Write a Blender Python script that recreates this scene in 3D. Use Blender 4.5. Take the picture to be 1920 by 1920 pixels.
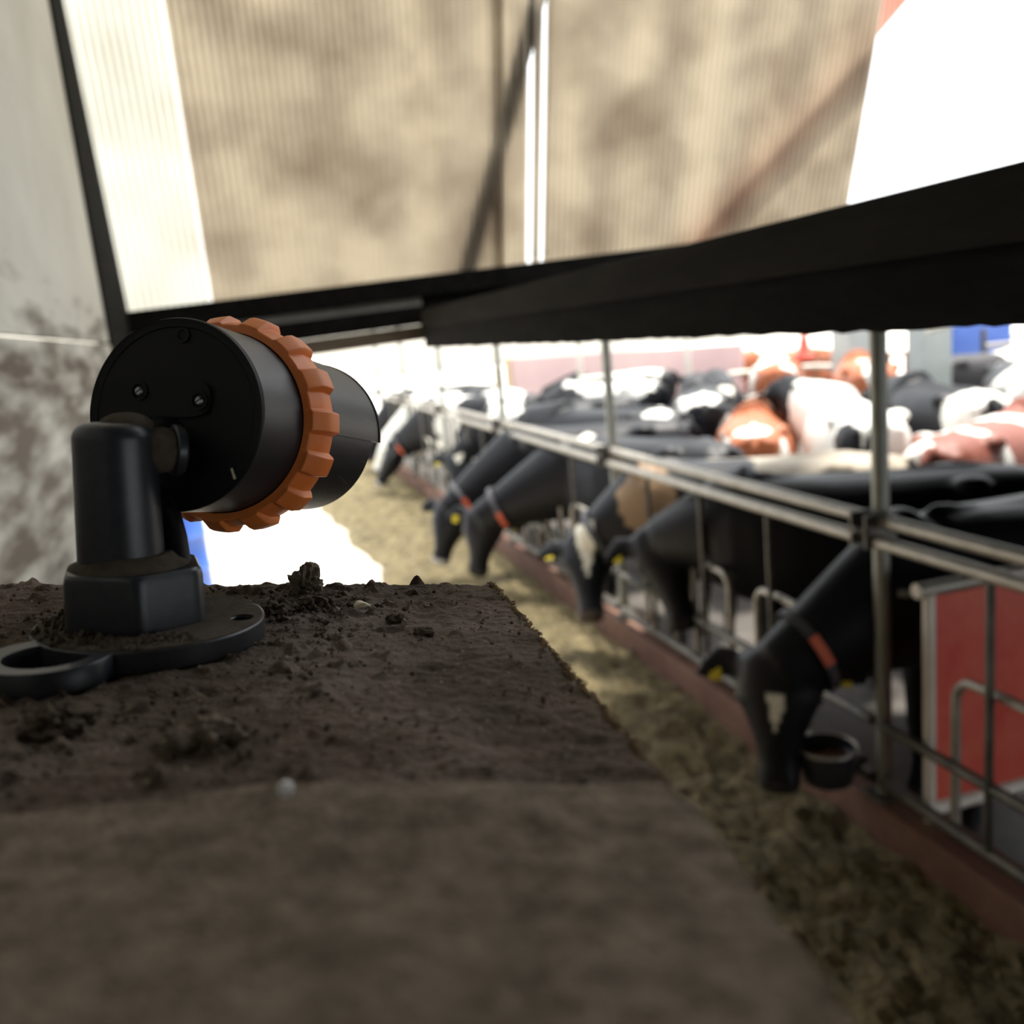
import bpy, bmesh, math, random
from mathutils import Vector, Matrix, noise
from math import sin, cos, pi, radians as rad

for o in list(bpy.data.objects): bpy.data.objects.remove(o)
SC = bpy.context.scene
COL = SC.collection
random.seed(7)

# ------------------------------------------------------------------ camera
F_PX = 1713.0
H = 2.25                       # camera height above the feed alley floor (metres)
R = Matrix(((0.95511563, -0.28102789, -0.09368807),      # world axes in camera space (x right, y down, z ahead)
            (-0.14367274, -0.16287471, -0.9761301),
            (0.25906036, 0.94577754, -0.19594023)))
cam_d = bpy.data.cameras.new('camera')
cam = bpy.data.objects.new('camera', cam_d); COL.objects.link(cam)
cam.matrix_world = Matrix(((R[0][0], -R[1][0], -R[2][0], 0), (R[0][1], -R[1][1], -R[2][1], 0),
                           (R[0][2], -R[1][2], -R[2][2], H), (0, 0, 0, 1)))
cam_d.sensor_fit = 'HORIZONTAL'; cam_d.sensor_width = 36.0
cam_d.lens = 36.0 * F_PX / 1920.0
cam_d.clip_start = 0.02; cam_d.clip_end = 300
cam_d.dof.use_dof = True; cam_d.dof.focus_distance = 0.575; cam_d.dof.aperture_fstop = 5.6
SC.camera = cam

# ------------------------------------------------------------------ world, sun, exposure
world = bpy.data.worlds.new('overcast'); SC.world = world; world.use_nodes = True
wn = world.node_tree
bg = wn.nodes['Background']
bg.inputs[0].default_value = (0.95, 0.98, 1.0, 1); bg.inputs[1].default_value = 2.6
sun_d = bpy.data.lights.new('hazy_sun', 'SUN'); sun_d.energy = 9.0; sun_d.angle = rad(9); sun_d.color = (1, .95, .86)
sun = bpy.data.objects.new('hazy_sun', sun_d); COL.objects.link(sun)
sun.rotation_euler = Vector((0.30, 0.18, 1.0)).to_track_quat('Z', 'Y').to_euler()   # it stands behind the far end of the barn
SC.view_settings.view_transform = 'Standard'; SC.view_settings.look = 'None'
SC.view_settings.gamma = 1; SC.view_settings.use_curve_mapping = False
SC.view_settings.exposure = 0.0

# ------------------------------------------------------------------ helpers
def tag(o, label=None, cat=None, group=None, kind=None):
    if label: o['label'] = label
    if cat: o['category'] = cat
    if group: o['group'] = group
    if kind: o['kind'] = kind
    return o

def mat(name, c1, c2=None, scale=5.0, rough=.6, metal=0.0, bump=0.0, detail=6, rough2=None, spec=.5, bscale=None, stretch=None, contrast=(.35, .65), dist=.01):
    m = bpy.data.materials.new(name); m.use_nodes = True
    nt = m.node_tree; b = nt.nodes['Principled BSDF']
    b.inputs['Roughness'].default_value = rough; b.inputs['Metallic'].default_value = metal
    b.inputs['Specular IOR Level'].default_value = spec
    if c2 is None: c2 = tuple(x * .8 for x in c1)
    tc = nt.nodes.new('ShaderNodeTexCoord'); mp = nt.nodes.new('ShaderNodeMapping')
    nt.links.new(tc.outputs['Object'], mp.inputs[0])
    if stretch: mp.inputs['Scale'].default_value = stretch
    n = nt.nodes.new('ShaderNodeTexNoise'); n.inputs['Scale'].default_value = scale; n.inputs['Detail'].default_value = detail
    n.inputs['Roughness'].default_value = .6
    nt.links.new(mp.outputs[0], n.inputs['Vector'])
    r = nt.nodes.new('ShaderNodeValToRGB')
    r.color_ramp.elements[0].position = contrast[0]; r.color_ramp.elements[0].color = (*c1, 1)
    r.color_ramp.elements[1].position = contrast[1]; r.color_ramp.elements[1].color = (*c2, 1)
    nt.links.new(n.outputs['Fac'], r.inputs[0]); nt.links.new(r.outputs[0], b.inputs['Base Color'])
    if rough2 is not None:
        mr = nt.nodes.new('ShaderNodeMapRange'); mr.inputs[3].default_value = rough; mr.inputs[4].default_value = rough2
        nt.links.new(n.outputs['Fac'], mr.inputs[0]); nt.links.new(mr.outputs[0], b.inputs['Roughness'])
    if bump:
        n2 = nt.nodes.new('ShaderNodeTexNoise'); n2.inputs['Scale'].default_value = bscale or scale * 4; n2.inputs['Detail'].default_value = 8
        nt.links.new(mp.outputs[0], n2.inputs['Vector'])
        bp = nt.nodes.new('ShaderNodeBump'); bp.inputs['Strength'].default_value = bump; bp.inputs['Distance'].default_value = dist
        nt.links.new(n2.outputs['Fac'], bp.inputs['Height']); nt.links.new(bp.outputs[0], b.inputs['Normal'])
    return m

class MB:
    """collects vertices and faces of one mesh"""
    def __init__(s): s.v = []; s.f = []
    def add(s, vs, fs):
        n = len(s.v); s.v += [Vector(v) for v in vs]; s.f += [tuple(i + n for i in f) for f in fs]; return s
    def box(s, lo, hi, M=None):
        x0, y0, z0 = lo; x1, y1, z1 = hi
        vs = [Vector(p) for p in ((x0,y0,z0),(x1,y0,z0),(x1,y1,z0),(x0,y1,z0),(x0,y0,z1),(x1,y0,z1),(x1,y1,z1),(x0,y1,z1))]
        if M: vs = [M @ v for v in vs]
        return s.add(vs, [(0,3,2,1),(4,5,6,7),(0,1,5,4),(1,2,6,5),(2,3,7,6),(3,0,4,7)])
    def tube(s, pts, r, n=12, cap=True):
        pts = [Vector(p) for p in pts]; k = len(pts)
        rs = r if isinstance(r, (list, tuple)) else [r] * k
        up = None; vs = []; fs = []
        for i, p in enumerate(pts):
            t = (pts[min(i+1, k-1)] - pts[max(i-1, 0)]).normalized()
            if up is None:
                up = Vector((0,0,1)) if abs(t.z) < .9 else Vector((1,0,0))
            a = t.cross(up).normalized(); up = a.cross(t).normalized()
            for j in range(n):
                w = 2*pi*j/n; vs.append(p + (a*cos(w) + up*sin(w)) * rs[i])
        for i in range(k-1):
            for j in range(n):
                fs.append((i*n+j, i*n+(j+1)%n, (i+1)*n+(j+1)%n, (i+1)*n+j))
        if cap: fs.append(tuple(range(n-1,-1,-1))); fs.append(tuple((k-1)*n+j for j in range(n)))
        return s.add(vs, fs)
    def ellring(s, rings, n=24):
        """rings: (centre, axis a * radius, axis b * radius); lofted and capped"""
        vs = []; fs = []; k = len(rings)
        for c, a, b in rings:
            for j in range(n):
                w = 2*pi*j/n; vs.append(Vector(c) + Vector(a)*cos(w) + Vector(b)*sin(w))
        for i in range(k-1):
            for j in range(n): fs.append((i*n+j, i*n+(j+1)%n, (i+1)*n+(j+1)%n, (i+1)*n+j))
        fs.append(tuple(range(n-1,-1,-1))); fs.append(tuple((k-1)*n+j for j in range(n)))
        return s.add(vs, fs)
    def lathe(s, prof, M=None, n=48, closed=False):
        """prof: list of (radius, z)"""
        vs = []; fs = []; k = len(prof)
        for r_, z in prof:
            for j in range(n):
                w = 2*pi*j/n; v = Vector((r_*cos(w), r_*sin(w), z)); vs.append(M @ v if M else v)
        for i in range(k-1 if not closed else k):
            i2 = (i+1) % k
            for j in range(n): fs.append((i*n+j, i*n+(j+1)%n, i2*n+(j+1)%n, i2*n+j))
        if not closed:
            fs.append(tuple(range(n-1,-1,-1))); fs.append(tuple((k-1)*n+j for j in range(n)))
        return s.add(vs, fs)
    def sph(s, c, r, n=12, m=8, M=None):
        r = (r, r, r) if not isinstance(r, (tuple, list)) else r
        vs = [Vector((0,0,-r[2]))]; fs = []
        for i in range(1, m):
            t = pi*i/m
            for j in range(n):
                w = 2*pi*j/n; vs.append(Vector((r[0]*sin(t)*cos(w), r[1]*sin(t)*sin(w), -r[2]*cos(t))))
        vs.append(Vector((0,0,r[2])))
        for j in range(n): fs.append((0, 1+(j+1)%n, 1+j)); fs.append((len(vs)-1, 1+(m-2)*n+j, 1+(m-2)*n+(j+1)%n))
        for i in range(m-2):
            for j in range(n): fs.append((1+i*n+j, 1+i*n+(j+1)%n, 1+(i+1)*n+(j+1)%n, 1+(i+1)*n+j))
        if M: vs = [M @ v for v in vs]
        return s.add([v + Vector(c) for v in vs], fs)
    def build(s, name, m, parent=None, smooth=True, bevel=0, angle=35):
        me = bpy.data.meshes.new(name); me.from_pydata([tuple(v) for v in s.v], [], s.f)
        bm = bmesh.new(); bm.from_mesh(me)
        bmesh.ops.recalc_face_normals(bm, faces=bm.faces)
        bm.to_mesh(me); bm.free()
        me.materials.append(m)
        o = bpy.data.objects.new(name, me); COL.objects.link(o)
        if parent: o.parent = parent
        if smooth:
            me.shade_smooth() if hasattr(me, 'shade_smooth') else None
            try: me.set_sharp_from_angle(angle=rad(angle))
            except Exception: pass
        if bevel:
            b = o.modifiers.new('edge', 'BEVEL'); b.width = bevel; b.segments = 2; b.limit_method = 'ANGLE'; b.angle_limit = rad(40)
        return o

def empty(name, loc=(0,0,0), rz=0.0, M=None):
    o = bpy.data.objects.new(name, None); COL.objects.link(o); o.empty_display_size = .1
    if M is not None: o.matrix_world = M
    else: o.location = loc; o.rotation_euler = (0,0,rz)
    return o

def copy_tree(o, parent=None):
    c = o.copy(); COL.objects.link(c); c.parent = parent
    if parent: c.matrix_parent_inverse = o.matrix_parent_inverse.copy()
    for ch in list(o.children): copy_tree(ch, c)
    return c

def fbm(x, y, z=0, o=4):
    return noise.fractal(Vector((x, y, z)), 1.0, 2.0, o)

# ------------------------------------------------------------------ materials
M = {}
M['concrete'] = mat('alley_concrete', (.46,.42,.35), (.62,.58,.50), 1.2, .75, bump=.3, bscale=30)
M['yard'] = mat('yard_concrete', (.66,.62,.55), (.78,.75,.68), .8, .8)
M['stable_floor'] = mat('slatted_floor', (.05,.043,.037), (.11,.097,.085), 2.5, .55, bump=.3, bscale=25)
M['feed'] = mat('silage', (.075,.058,.026), (.22,.175,.085), 9, .9, bump=.8, bscale=60, dist=.03)
M['strawbits'] = mat('silage_bits', (.12,.09,.04), (.30,.24,.13), 6, .85)
M['kerb'] = mat('kerb_face', (.11,.05,.033), (.19,.10,.07), 3.0, .8, bump=.3, bscale=25)
M['galv'] = mat('galvanised', (.30,.28,.24), (.42,.39,.34), 14, .42, .65, bump=.12, bscale=60, rough2=.6)
M['galv_dirty'] = mat('dirty_galvanised', (.08,.075,.065), (.15,.14,.12), 10, .5, .5, bump=.15, bscale=60)
M['galv_light'] = mat('pale_tube', (.62,.58,.50), (.78,.74,.66), 8, .5, .1)
M['postgrey'] = mat('post_paint', (.24,.25,.22), (.34,.35,.32), 8, .45, .5, rough2=.6)
M['red'] = mat('red_paint', (.66,.05,.035), (.74,.16,.09), 5, .45, bump=.1, bscale=30, contrast=(.3,.75))
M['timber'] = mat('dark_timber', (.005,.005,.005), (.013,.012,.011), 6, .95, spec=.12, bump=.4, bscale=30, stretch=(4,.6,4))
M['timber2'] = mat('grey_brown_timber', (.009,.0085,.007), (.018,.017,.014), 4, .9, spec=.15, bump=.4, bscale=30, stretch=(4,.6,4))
M['brown'] = mat('brown_timber', (.10,.075,.05), (.17,.13,.09), 6, .75, stretch=(.6,4,4))
M['rail_alu'] = mat('grey_rail', (.30,.29,.27), (.40,.38,.35), 8, .5, .3)
M['steel_dark'] = mat('dark_steel_post', (.02,.018,.016), (.06,.05,.045), 12, .55, .2, bump=.3, bscale=40)
M['tan_board'] = mat('tan_board', (.55,.40,.25), (.68,.52,.34), 3, .75)
M['glarewall'] = mat('glare_paled_red_wall', (.62,.42,.42), (.72,.52,.50), 1.2, .75, contrast=(.3,.7))  # red boards, with the washed-out glare mixed into the colour
M['blue'] = mat('blue_plastic', (.05,.13,.50), (.07,.17,.58), 3, .4)
M['green'] = mat('green_plastic', (.05,.35,.2), (.07,.4,.25), 3, .4)
M['palegrey'] = mat('pale_column', (.34,.37,.36), (.42,.45,.44), 3, .7)
M['bluegrey'] = mat('blue_strip', (.12,.22,.50), (.18,.28,.55), 3, .6)
M['rust'] = mat('rusty_bars', (.28,.10,.05), (.36,.16,.09), 6, .7)
M['black_pl'] = mat('black_plastic', (.008,.009,.012), (.013,.014,.018), 300, .42, bump=.12, bscale=900, dist=.0004, rough2=.5)
M['black_met'] = mat('black_painted_metal', (.026,.029,.035), (.036,.039,.046), 120, .36, .15, bump=.1, bscale=700, dist=.0004)
M['black_cap'] = mat('black_cap', (.003,.003,.004), (.005,.005,.006), 60, .55, spec=.25)
M['dusty'] = mat('dust_layer', (.05,.037,.024), (.085,.065,.045), 120, .95, bump=.6, bscale=400, dist=.001)
M['orange'] = mat('orange_rubber', (.80,.20,.035), (.90,.27,.06), 20, .5, bump=.05, bscale=500, dist=.0005)
M['screw'] = mat('screw_metal', (.25,.25,.25), (.4,.4,.4), 100, .35, .9)
M['dirt'] = mat('dried_dung', (.055,.038,.026), (.14,.10,.07), 90, .95, bump=.9, bscale=400, dist=.002)
M['dirt_pale'] = mat('dried_mud', (.11,.085,.06), (.24,.19,.14), 90, .95, bump=.9, bscale=400, dist=.002)
M['fibre'] = mat('frayed_fibre', (.20,.13,.07), (.32,.22,.12), 90, .9)
M['straw'] = mat('straw_flake', (.60,.52,.36), (.75,.67,.50), 90, .8)
M['whiteflake'] = mat('pale_pebble', (.85,.85,.85), (.9,.9,.9), 90, .5)
M['eye'] = mat('eye', (.01,.008,.006), (.015,.01,.008), 10, .1)
M['tagyellow'] = mat('tag_yellow', (.62,.50,.02), (.72,.58,.03), 10, .5)
M['collar'] = mat('collar_red', (.60,.10,.05), (.70,.16,.08), 10, .6)
M['collar_dark'] = mat('collar_dark', (.05,.05,.06), (.08,.08,.09), 10, .6)
M['twine'] = mat('pale_cord', (.75,.66,.5), (.85,.76,.6), 10, .6)
M['water'] = mat('trough_water', (.05,.025,.015), (.10,.04,.02), 8, .15)

def board_mat():
    """dung-caked platform board: dark brown with greyer worn areas and pale specks"""
    m = mat('caked_board', (.055,.036,.024), (.125,.088,.062), 16, .93, bump=.9, bscale=260, dist=.002, contrast=(.3,.7))
    nt = m.node_tree; b = nt.nodes['Principled BSDF']
    ramp = [n for n in nt.nodes if n.type == 'VALTORGB'][0]
    tc = [n for n in nt.nodes if n.type == 'TEX_COORD'][0]
    n = nt.nodes.new('ShaderNodeTexNoise'); n.inputs['Scale'].default_value = 7; n.inputs['Detail'].default_value = 5
    nt.links.new(tc.outputs['Object'], n.inputs['Vector'])
    r = nt.nodes.new('ShaderNodeValToRGB'); r.color_ramp.elements[0].position = .5; r.color_ramp.elements[1].position = .72
    nt.links.new(n.outputs['Fac'], r.inputs[0])
    mx = nt.nodes.new('ShaderNodeMixRGB'); mx.inputs[2].default_value = (.20,.16,.135,1)
    nt.links.new(r.outputs[0], mx.inputs[0]); nt.links.new(ramp.outputs[0], mx.inputs[1])
    v = nt.nodes.new('ShaderNodeTexNoise'); v.inputs['Scale'].default_value = 420; v.inputs['Detail'].default_value = 2
    nt.links.new(tc.outputs['Object'], v.inputs['Vector'])
    r2 = nt.nodes.new('ShaderNodeValToRGB'); r2.color_ramp.elements[0].position = .66; r2.color_ramp.elements[1].position = .74
    nt.links.new(v.outputs['Fac'], r2.inputs[0])
    mx2 = nt.nodes.new('ShaderNodeMixRGB'); mx2.inputs[2].default_value = (.36,.29,.22,1)
    nt.links.new(r2.outputs[0], mx2.inputs[0]); nt.links.new(mx.outputs[0], mx2.inputs[1])
    nt.links.new(mx2.outputs[0], b.inputs['Base Color'])
    return m
M['board'] = board_mat()

def plywood_mat():
    m = mat('stained_panel', (.66,.65,.58), (.78,.77,.70), 2.0, .6, stretch=(1,1,1))
    nt = m.node_tree; b = nt.nodes['Principled BSDF']
    ramp = [n for n in nt.nodes if n.type == 'VALTORGB'][0]
    tc = [n for n in nt.nodes if n.type == 'TEX_COORD'][0]
    mp = nt.nodes.new('ShaderNodeMapping'); mp.inputs['Scale'].default_value = (1, 1.2, 6)
    mp.inputs['Rotation'].default_value = (rad(-14), 0, 0)
    nt.links.new(tc.outputs['Object'], mp.inputs[0])
    n = nt.nodes.new('ShaderNodeTexNoise'); n.inputs['Scale'].default_value = 2.2; n.inputs['Detail'].default_value = 6
    nt.links.new(mp.outputs[0], n.inputs['Vector'])
    # splashed dirt: much more of it on the lower panel (object z is world height)
    sep = nt.nodes.new('ShaderNodeSeparateXYZ'); nt.links.new(tc.outputs['Object'], sep.inputs[0])
    mr = nt.nodes.new('ShaderNodeMapRange'); mr.inputs[1].default_value = 2.65; mr.inputs[2].default_value = 2.25
    mr.inputs[3].default_value = -.30; mr.inputs[4].default_value = .14
    nt.links.new(sep.outputs[2], mr.inputs[0])
    ad = nt.nodes.new('ShaderNodeMath'); ad.operation = 'ADD'
    nt.links.new(n.outputs['Fac'], ad.inputs[0]); nt.links.new(mr.outputs[0], ad.inputs[1])
    r = nt.nodes.new('ShaderNodeValToRGB'); r.color_ramp.elements[0].position = .42; r.color_ramp.elements[1].position = .72
    nt.links.new(ad.outputs[0], r.inputs[0])
    mx = nt.nodes.new('ShaderNodeMixRGB'); mx.inputs[2].default_value = (.10,.075,.055,1)
    nt.links.new(r.outputs[0], mx.inputs[0]); nt.links.new(ramp.outputs[0], mx.inputs[1])
    nt.links.new(mx.outputs[0], b.inputs['Base Color'])
    return m
M['ply'] = plywood_mat()

def sheet_mat(name, c1, c2, tr=.8):
    """translucent ribbed plastic with dirt streaks"""
    m = bpy.data.materials.new(name); m.use_nodes = True; nt = m.node_tree
    nt.nodes.remove(nt.nodes['Principled BSDF']); out = nt.nodes['Material Output']
    tc = nt.nodes.new('ShaderNodeTexCoord')
    n = nt.nodes.new('ShaderNodeTexNoise'); n.inputs['Scale'].default_value = 2.4; n.inputs['Detail'].default_value = 8
    nt.links.new(tc.outputs['Object'], n.inputs['Vector'])
    w = nt.nodes.new('ShaderNodeTexWave'); w.bands_direction = 'X'; w.inputs['Scale'].default_value = 9.0; w.inputs['Distortion'].default_value = .6
    nt.links.new(tc.outputs['Object'], w.inputs['Vector'])
    r = nt.nodes.new('ShaderNodeValToRGB'); r.color_ramp.elements[0].position = .3; r.color_ramp.elements[0].color = (*c2, 1)
    r.color_ramp.elements[1].position = .62; r.color_ramp.elements[1].color = (*c1, 1)
    nt.links.new(n.outputs['Fac'], r.inputs[0])
    mx = nt.nodes.new('ShaderNodeMixRGB'); mx.blend_type = 'MULTIPLY'; mx.inputs[0].default_value = .42
    nt.links.new(r.outputs[0], mx.inputs[1]); nt.links.new(w.outputs['Color'], mx.inputs[2])
    t = nt.nodes.new('ShaderNodeBsdfTranslucent'); d = nt.nodes.new('ShaderNodeBsdfDiffuse')
    nt.links.new(mx.outputs[0], t.inputs[0]); nt.links.new(mx.outputs[0], d.inputs[0])
    s = nt.nodes.new('ShaderNodeMixShader'); s.inputs[0].default_value = 1 - tr
    nt.links.new(t.outputs[0], s.inputs[1]); nt.links.new(d.outputs[0], s.inputs[2])
    nt.links.new(s.outputs[0], out.inputs[0])
    return m
M['sheet'] = sheet_mat('weathered_translucent_sheet', (.74,.68,.58), (.50,.44,.37))
M['sheet_roof'] = sheet_mat('dirty_translucent_roof', (.55,.52,.46), (.35,.32,.27))
M['sheet_red'] = sheet_mat('red_translucent_strip', (.9,.62,.55), (.8,.5,.42))
M['cordm'] = sheet_mat('translucent_cord', (.97,.93,.85), (.9,.85,.75), .6)
M['sheet_clear'] = sheet_mat('clear_translucent_sheet', (.95,.95,.90), (.85,.83,.76))

def coat_mat():
    m = bpy.data.materials.new('cow_coat'); m.use_nodes = True; nt = m.node_tree; b = nt.nodes['Principled BSDF']
    a = nt.nodes.new('ShaderNodeAttribute'); a.attribute_name = 'coat'
    tc = nt.nodes.new('ShaderNodeTexCoord')
    n = nt.nodes.new('ShaderNodeTexNoise'); n.inputs['Scale'].default_value = 40; n.inputs['Detail'].default_value = 4
    nt.links.new(tc.outputs['Object'], n.inputs['Vector'])
    mr = nt.nodes.new('ShaderNodeMapRange'); mr.inputs[3].default_value = .75; mr.inputs[4].default_value = 1.2
    nt.links.new(n.outputs['Fac'], mr.inputs[0])
    mx = nt.nodes.new('ShaderNodeMixRGB'); mx.blend_type = 'MULTIPLY'; mx.inputs[0].default_value = 1
    nt.links.new(a.outputs['Color'], mx.inputs[1]); nt.links.new(mr.outputs[0], mx.inputs[2])
    nt.links.new(mx.outputs[0], b.inputs['Base Color'])
    b.inputs['Roughness'].default_value = .48
    b.inputs['Specular IOR Level'].default_value = .24
    bp = nt.nodes.new('ShaderNodeBump'); bp.inputs['Strength'].default_value = .2; bp.inputs['Distance'].default_value = .01
    nt.links.new(n.outputs['Fac'], bp.inputs['Height']); nt.links.new(bp.outputs[0], b.inputs['Normal'])
    return m
M['coat'] = coat_mat()

# ------------------------------------------------------------------ the place: floors, walls, roof
def structure(o): o['kind'] = 'structure'; return o

structure(MB().box((-4, -5, -.2), (2.3, 22, 0)).build('floor', M['concrete'], smooth=False))
structure(MB().box((2.3, -5, -.2), (14, 22, 0)).build('floor_stable', M['stable_floor'], smooth=False))
structure(MB().box((-60, 22, -.25), (90, 120, -.02)).build('floor_yard', M['yard'], smooth=False))
structure(MB().box((14, -5, -.25), (90, 22, -.02)).build('floor_yard', M['yard'], smooth=False))
structure(MB().box((-60, -5, -.25), (-4, 22, -.02)).build('floor_yard', M['yard'], smooth=False))

XW = -.5; YH = 4.9
wl = MB().box((XW-.03, -1.2, H-.507), (XW, 4.1, H+.09)).build('wall_left', M['ply'], smooth=False, bevel=.003)
structure(wl)
wl2 = MB().box((XW-.035, -1.2, H+.098), (XW-.005, 4.1, H+2.1)).build('wall_left_upper', M['ply'], smooth=False, bevel=.003)
structure(wl2)
structure(MB().box((XW-.02, -1.2, H-.55), (XW+.03, YH-.06, H-.507)).build('trim_1', M['rail_alu'], smooth=False, bevel=.003))
structure(MB().box((-.62, -1.2, -.0), (-.56, YH+.3, H-.55)).build('wall_left_lower', M['tan_board'], smooth=False))

def lean(z):     # the translucent gable sheets lean in towards the alley
    return YH + .06 - max(0, z - (H+.25)) / 3.0

# corner post, leaning with the sheets
pm = MB()
p0 = Vector((XW-.015, lean(H-.1)-.02, H-.4)); p1 = Vector((XW-.015, lean(H+2.2)-.02, H+2.2))
def prism(mb, a, b, wx, wy):
    vs = []
    for p in (a, b):
        for sx, sy in ((-1,-1),(1,-1),(1,1),(-1,1)): vs.append(p + Vector((sx*wx, sy*wy, 0)))
    mb.add(vs, [(0,3,2,1),(4,5,6,7),(0,1,5,4),(1,2,6,5),(2,3,7,6),(3,0,4,7)])
vs = []
for z, y1_ in ((H-.4, YH), (H+.25, YH), (H+2.2, lean(H+2.2)-.06)):
    y0_ = 4.105 if z < H+1 else min(4.105, y1_-.1)
    for x, y in ((XW-.05, y0_), (XW+.006, y0_), (XW+.006, y1_), (XW-.05, y1_)): vs.append((x, y, z))
pm.add(vs, [(3,2,1,0),(8,9,10,11)]+[(4*i+q, 4*i+(q+1)%4, 4*i+4+(q+1)%4, 4*i+4+q) for i in (0,1) for q in range(4)])
cp = pm.build('corner_post', M['timber'], smooth=False, bevel=.004)
structure(cp); cp.name = 'trim_2'

# ribbed translucent sheets: wavy surface with real ribs
def ribbed(name, x0, x1, z0a, z0b, z1, m, pitch=.032, amp=.004, thick=.01):
    vs = []; fs = []; n = int((x1-x0)/pitch*6)
    rows = 6
    for side in (0, 1):
        for j in range(rows+1):
            for i in range(n+1):
                t = i/n; x = x0+(x1-x0)*t; zb = z0a+(z0b-z0a)*t; z = zb+(z1-zb)*j/rows
                vs.append((x, lean(z) + .04 + side*thick + amp*cos(2*pi*x/pitch), z))
    st = (rows+1)*(n+1)
    for side in (0, 1):
        for j in range(rows):
            for i in range(n):
                a = side*st + j*(n+1)+i; fs.append((a, a+1, a+n+2, a+n+1))
    o = MB().add(vs, fs).build(name, m)
    if name == 'window_3': o.location.y = .03
    return structure(o)
zt = H+2.25
def zhead(x): return H + .255 + (x+.46)*.041      # top of the header, rising to the right
ribbed('window_1', XW-.01, -.105, zhead(XW)-.05, zhead(-.1)-.05, zt, M['sheet_clear'])
ribbed('window_2', -.10, 1.45, zhead(-.1)-.05, zhead(1.45)-.05, zt, M['sheet'])
ribbed('window_3', 1.40, 1.59, zhead(1.4)-.05, zhead(1.59)-.05, zt, M['sheet'])
ribbed('window_4', 1.61, 1.655, zhead(1.61)-.05, zhead(1.655)-.05, zt, M['sheet'])  # narrow gaps on both sides added so bright sky backs the cords
ribbed('window_5', 1.675, 3.6, zhead(1.675)-.05, zhead(3.6)-.05, zt, M['sheet'])
# diagonal strips behind the sheets, one dark and one reddish, seen as soft bands
br = MB(); a = Vector((1.20, lean(H+.3)+.12, H+.22)); b = Vector((1.67, lean(H+1.6)+.12, H+1.65)); prism(br, a, b, .05, .02)
structure(br.build('trim_3', M['steel_dark'], smooth=False))
br = MB(); a = Vector((2.5, lean(H+.3)+.14, H+.3)); b = Vector((3.9, lean(H+1.5)+.14, H+1.75)); prism(br, a, b, .13, .004)
structure(br.build('trim_4', M['sheet_red'], smooth=False))

# header beams across the end of the platform roof (slightly rising to the right)
def header(name, x0, x1, zo0, zo1, y0, y1, m, bevel=.004):
    vs = []
    for x in (x0, x1):
        for y, zo in ((y0, zo0), (y1, zo0), (y1, zo1), (y0, zo1)): vs.append((x, y, zhead(x)+zo))
    o = MB().add(vs, [(0,1,2,3),(7,6,5,4),(0,4,5,1),(1,5,6,2),(2,6,7,3),(3,7,4,0)]).build(name, m, smooth=False, bevel=bevel)
    return structure(o)
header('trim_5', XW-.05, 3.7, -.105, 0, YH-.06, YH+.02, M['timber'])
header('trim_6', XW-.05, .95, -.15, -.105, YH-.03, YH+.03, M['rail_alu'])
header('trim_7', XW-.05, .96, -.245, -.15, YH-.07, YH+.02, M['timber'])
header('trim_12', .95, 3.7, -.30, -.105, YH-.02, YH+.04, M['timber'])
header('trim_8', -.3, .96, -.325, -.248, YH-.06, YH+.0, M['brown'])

# long beam along the alley side of the platform, running away to the header
bb = MB().box((.92, -1.5, H+.046), (1.00, YH-.08, H+.138)).build('trim_9', M['timber2'], smooth=False, bevel=.003); structure(bb)
lw = MB()
ny = 260
vs = []; fs = []
for i in range(ny+1):
    y = -1.5 + (YH+1.42)*i/ny; d = .006*fbm(y*14, 3.1)+.003*fbm(y*60, 1)
    for x, z in ((.935, H+.046), (.935, H-.056+d), (1.02, H-.052+d), (1.02, H+.046)): vs.append((x, y, z))
for i in range(ny):
    for k in range(4): fs.append((i*4+k, i*4+(k+1)%4, i*4+4+(k+1)%4, i*4+4+k))
fs += [(0,1,2,3), (ny*4+3, ny*4+2, ny*4+1, ny*4)]
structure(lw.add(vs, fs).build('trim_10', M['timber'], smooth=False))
# bolt heads on the grey rail
# unseen roof and walls around the platform, openings placed to shape the light
structure(MB().box((1.03, -5, H+.03), (14, 4.3, H+.10)).build('ceiling_light_blocker', M['timber2'], smooth=False))  # unseen slab added to keep top light off the near cows and silage
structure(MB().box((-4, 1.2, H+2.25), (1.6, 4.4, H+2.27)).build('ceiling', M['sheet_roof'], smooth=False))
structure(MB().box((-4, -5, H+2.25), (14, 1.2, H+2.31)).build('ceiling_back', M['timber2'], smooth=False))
structure(MB().box((14, -5, 0), (14.06, 4.3, H+.03)).build('wall_right', M['timber2'], smooth=False))
structure(MB().box((-4, -5.06, 0), (3.2, -5, H+.03)).build('wall_back', M['timber2'], smooth=False))
structure(MB().box((-4, -5.06, H+.03), (14, -5, H+2.25)).build('wall_back_upper', M['timber2'], smooth=False))
structure(MB().box((-4.06, -5, 0), (-4, 9, H+2.25)).build('wall_side', M['timber2'], smooth=False))

# pale cords hanging in front of the sheet
for i, x in enumerate((1.60, 1.665)):
    y = lean(H+.6)-.03
    o = MB().tube([(x, lean(H+1.9)-.03, H+1.9), (x, lean(H+1.2)-.03, H+1.2), (x, YH-.02, zhead(x)+.05)], .004, 8).build('hanging_cord', M['cordm'])
    tag(o, ['pale cord hanging before the ribbed sheet, the left and longer of two', 'pale cord hanging before the ribbed sheet, the right and shorter of two'][i], 'cord', 'cords hanging above the header beam')
    MB().sph((x, YH-.02, zhead(x)+.05), (.009,.009,.02)).build('knot', M['cordm'], o)

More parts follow.
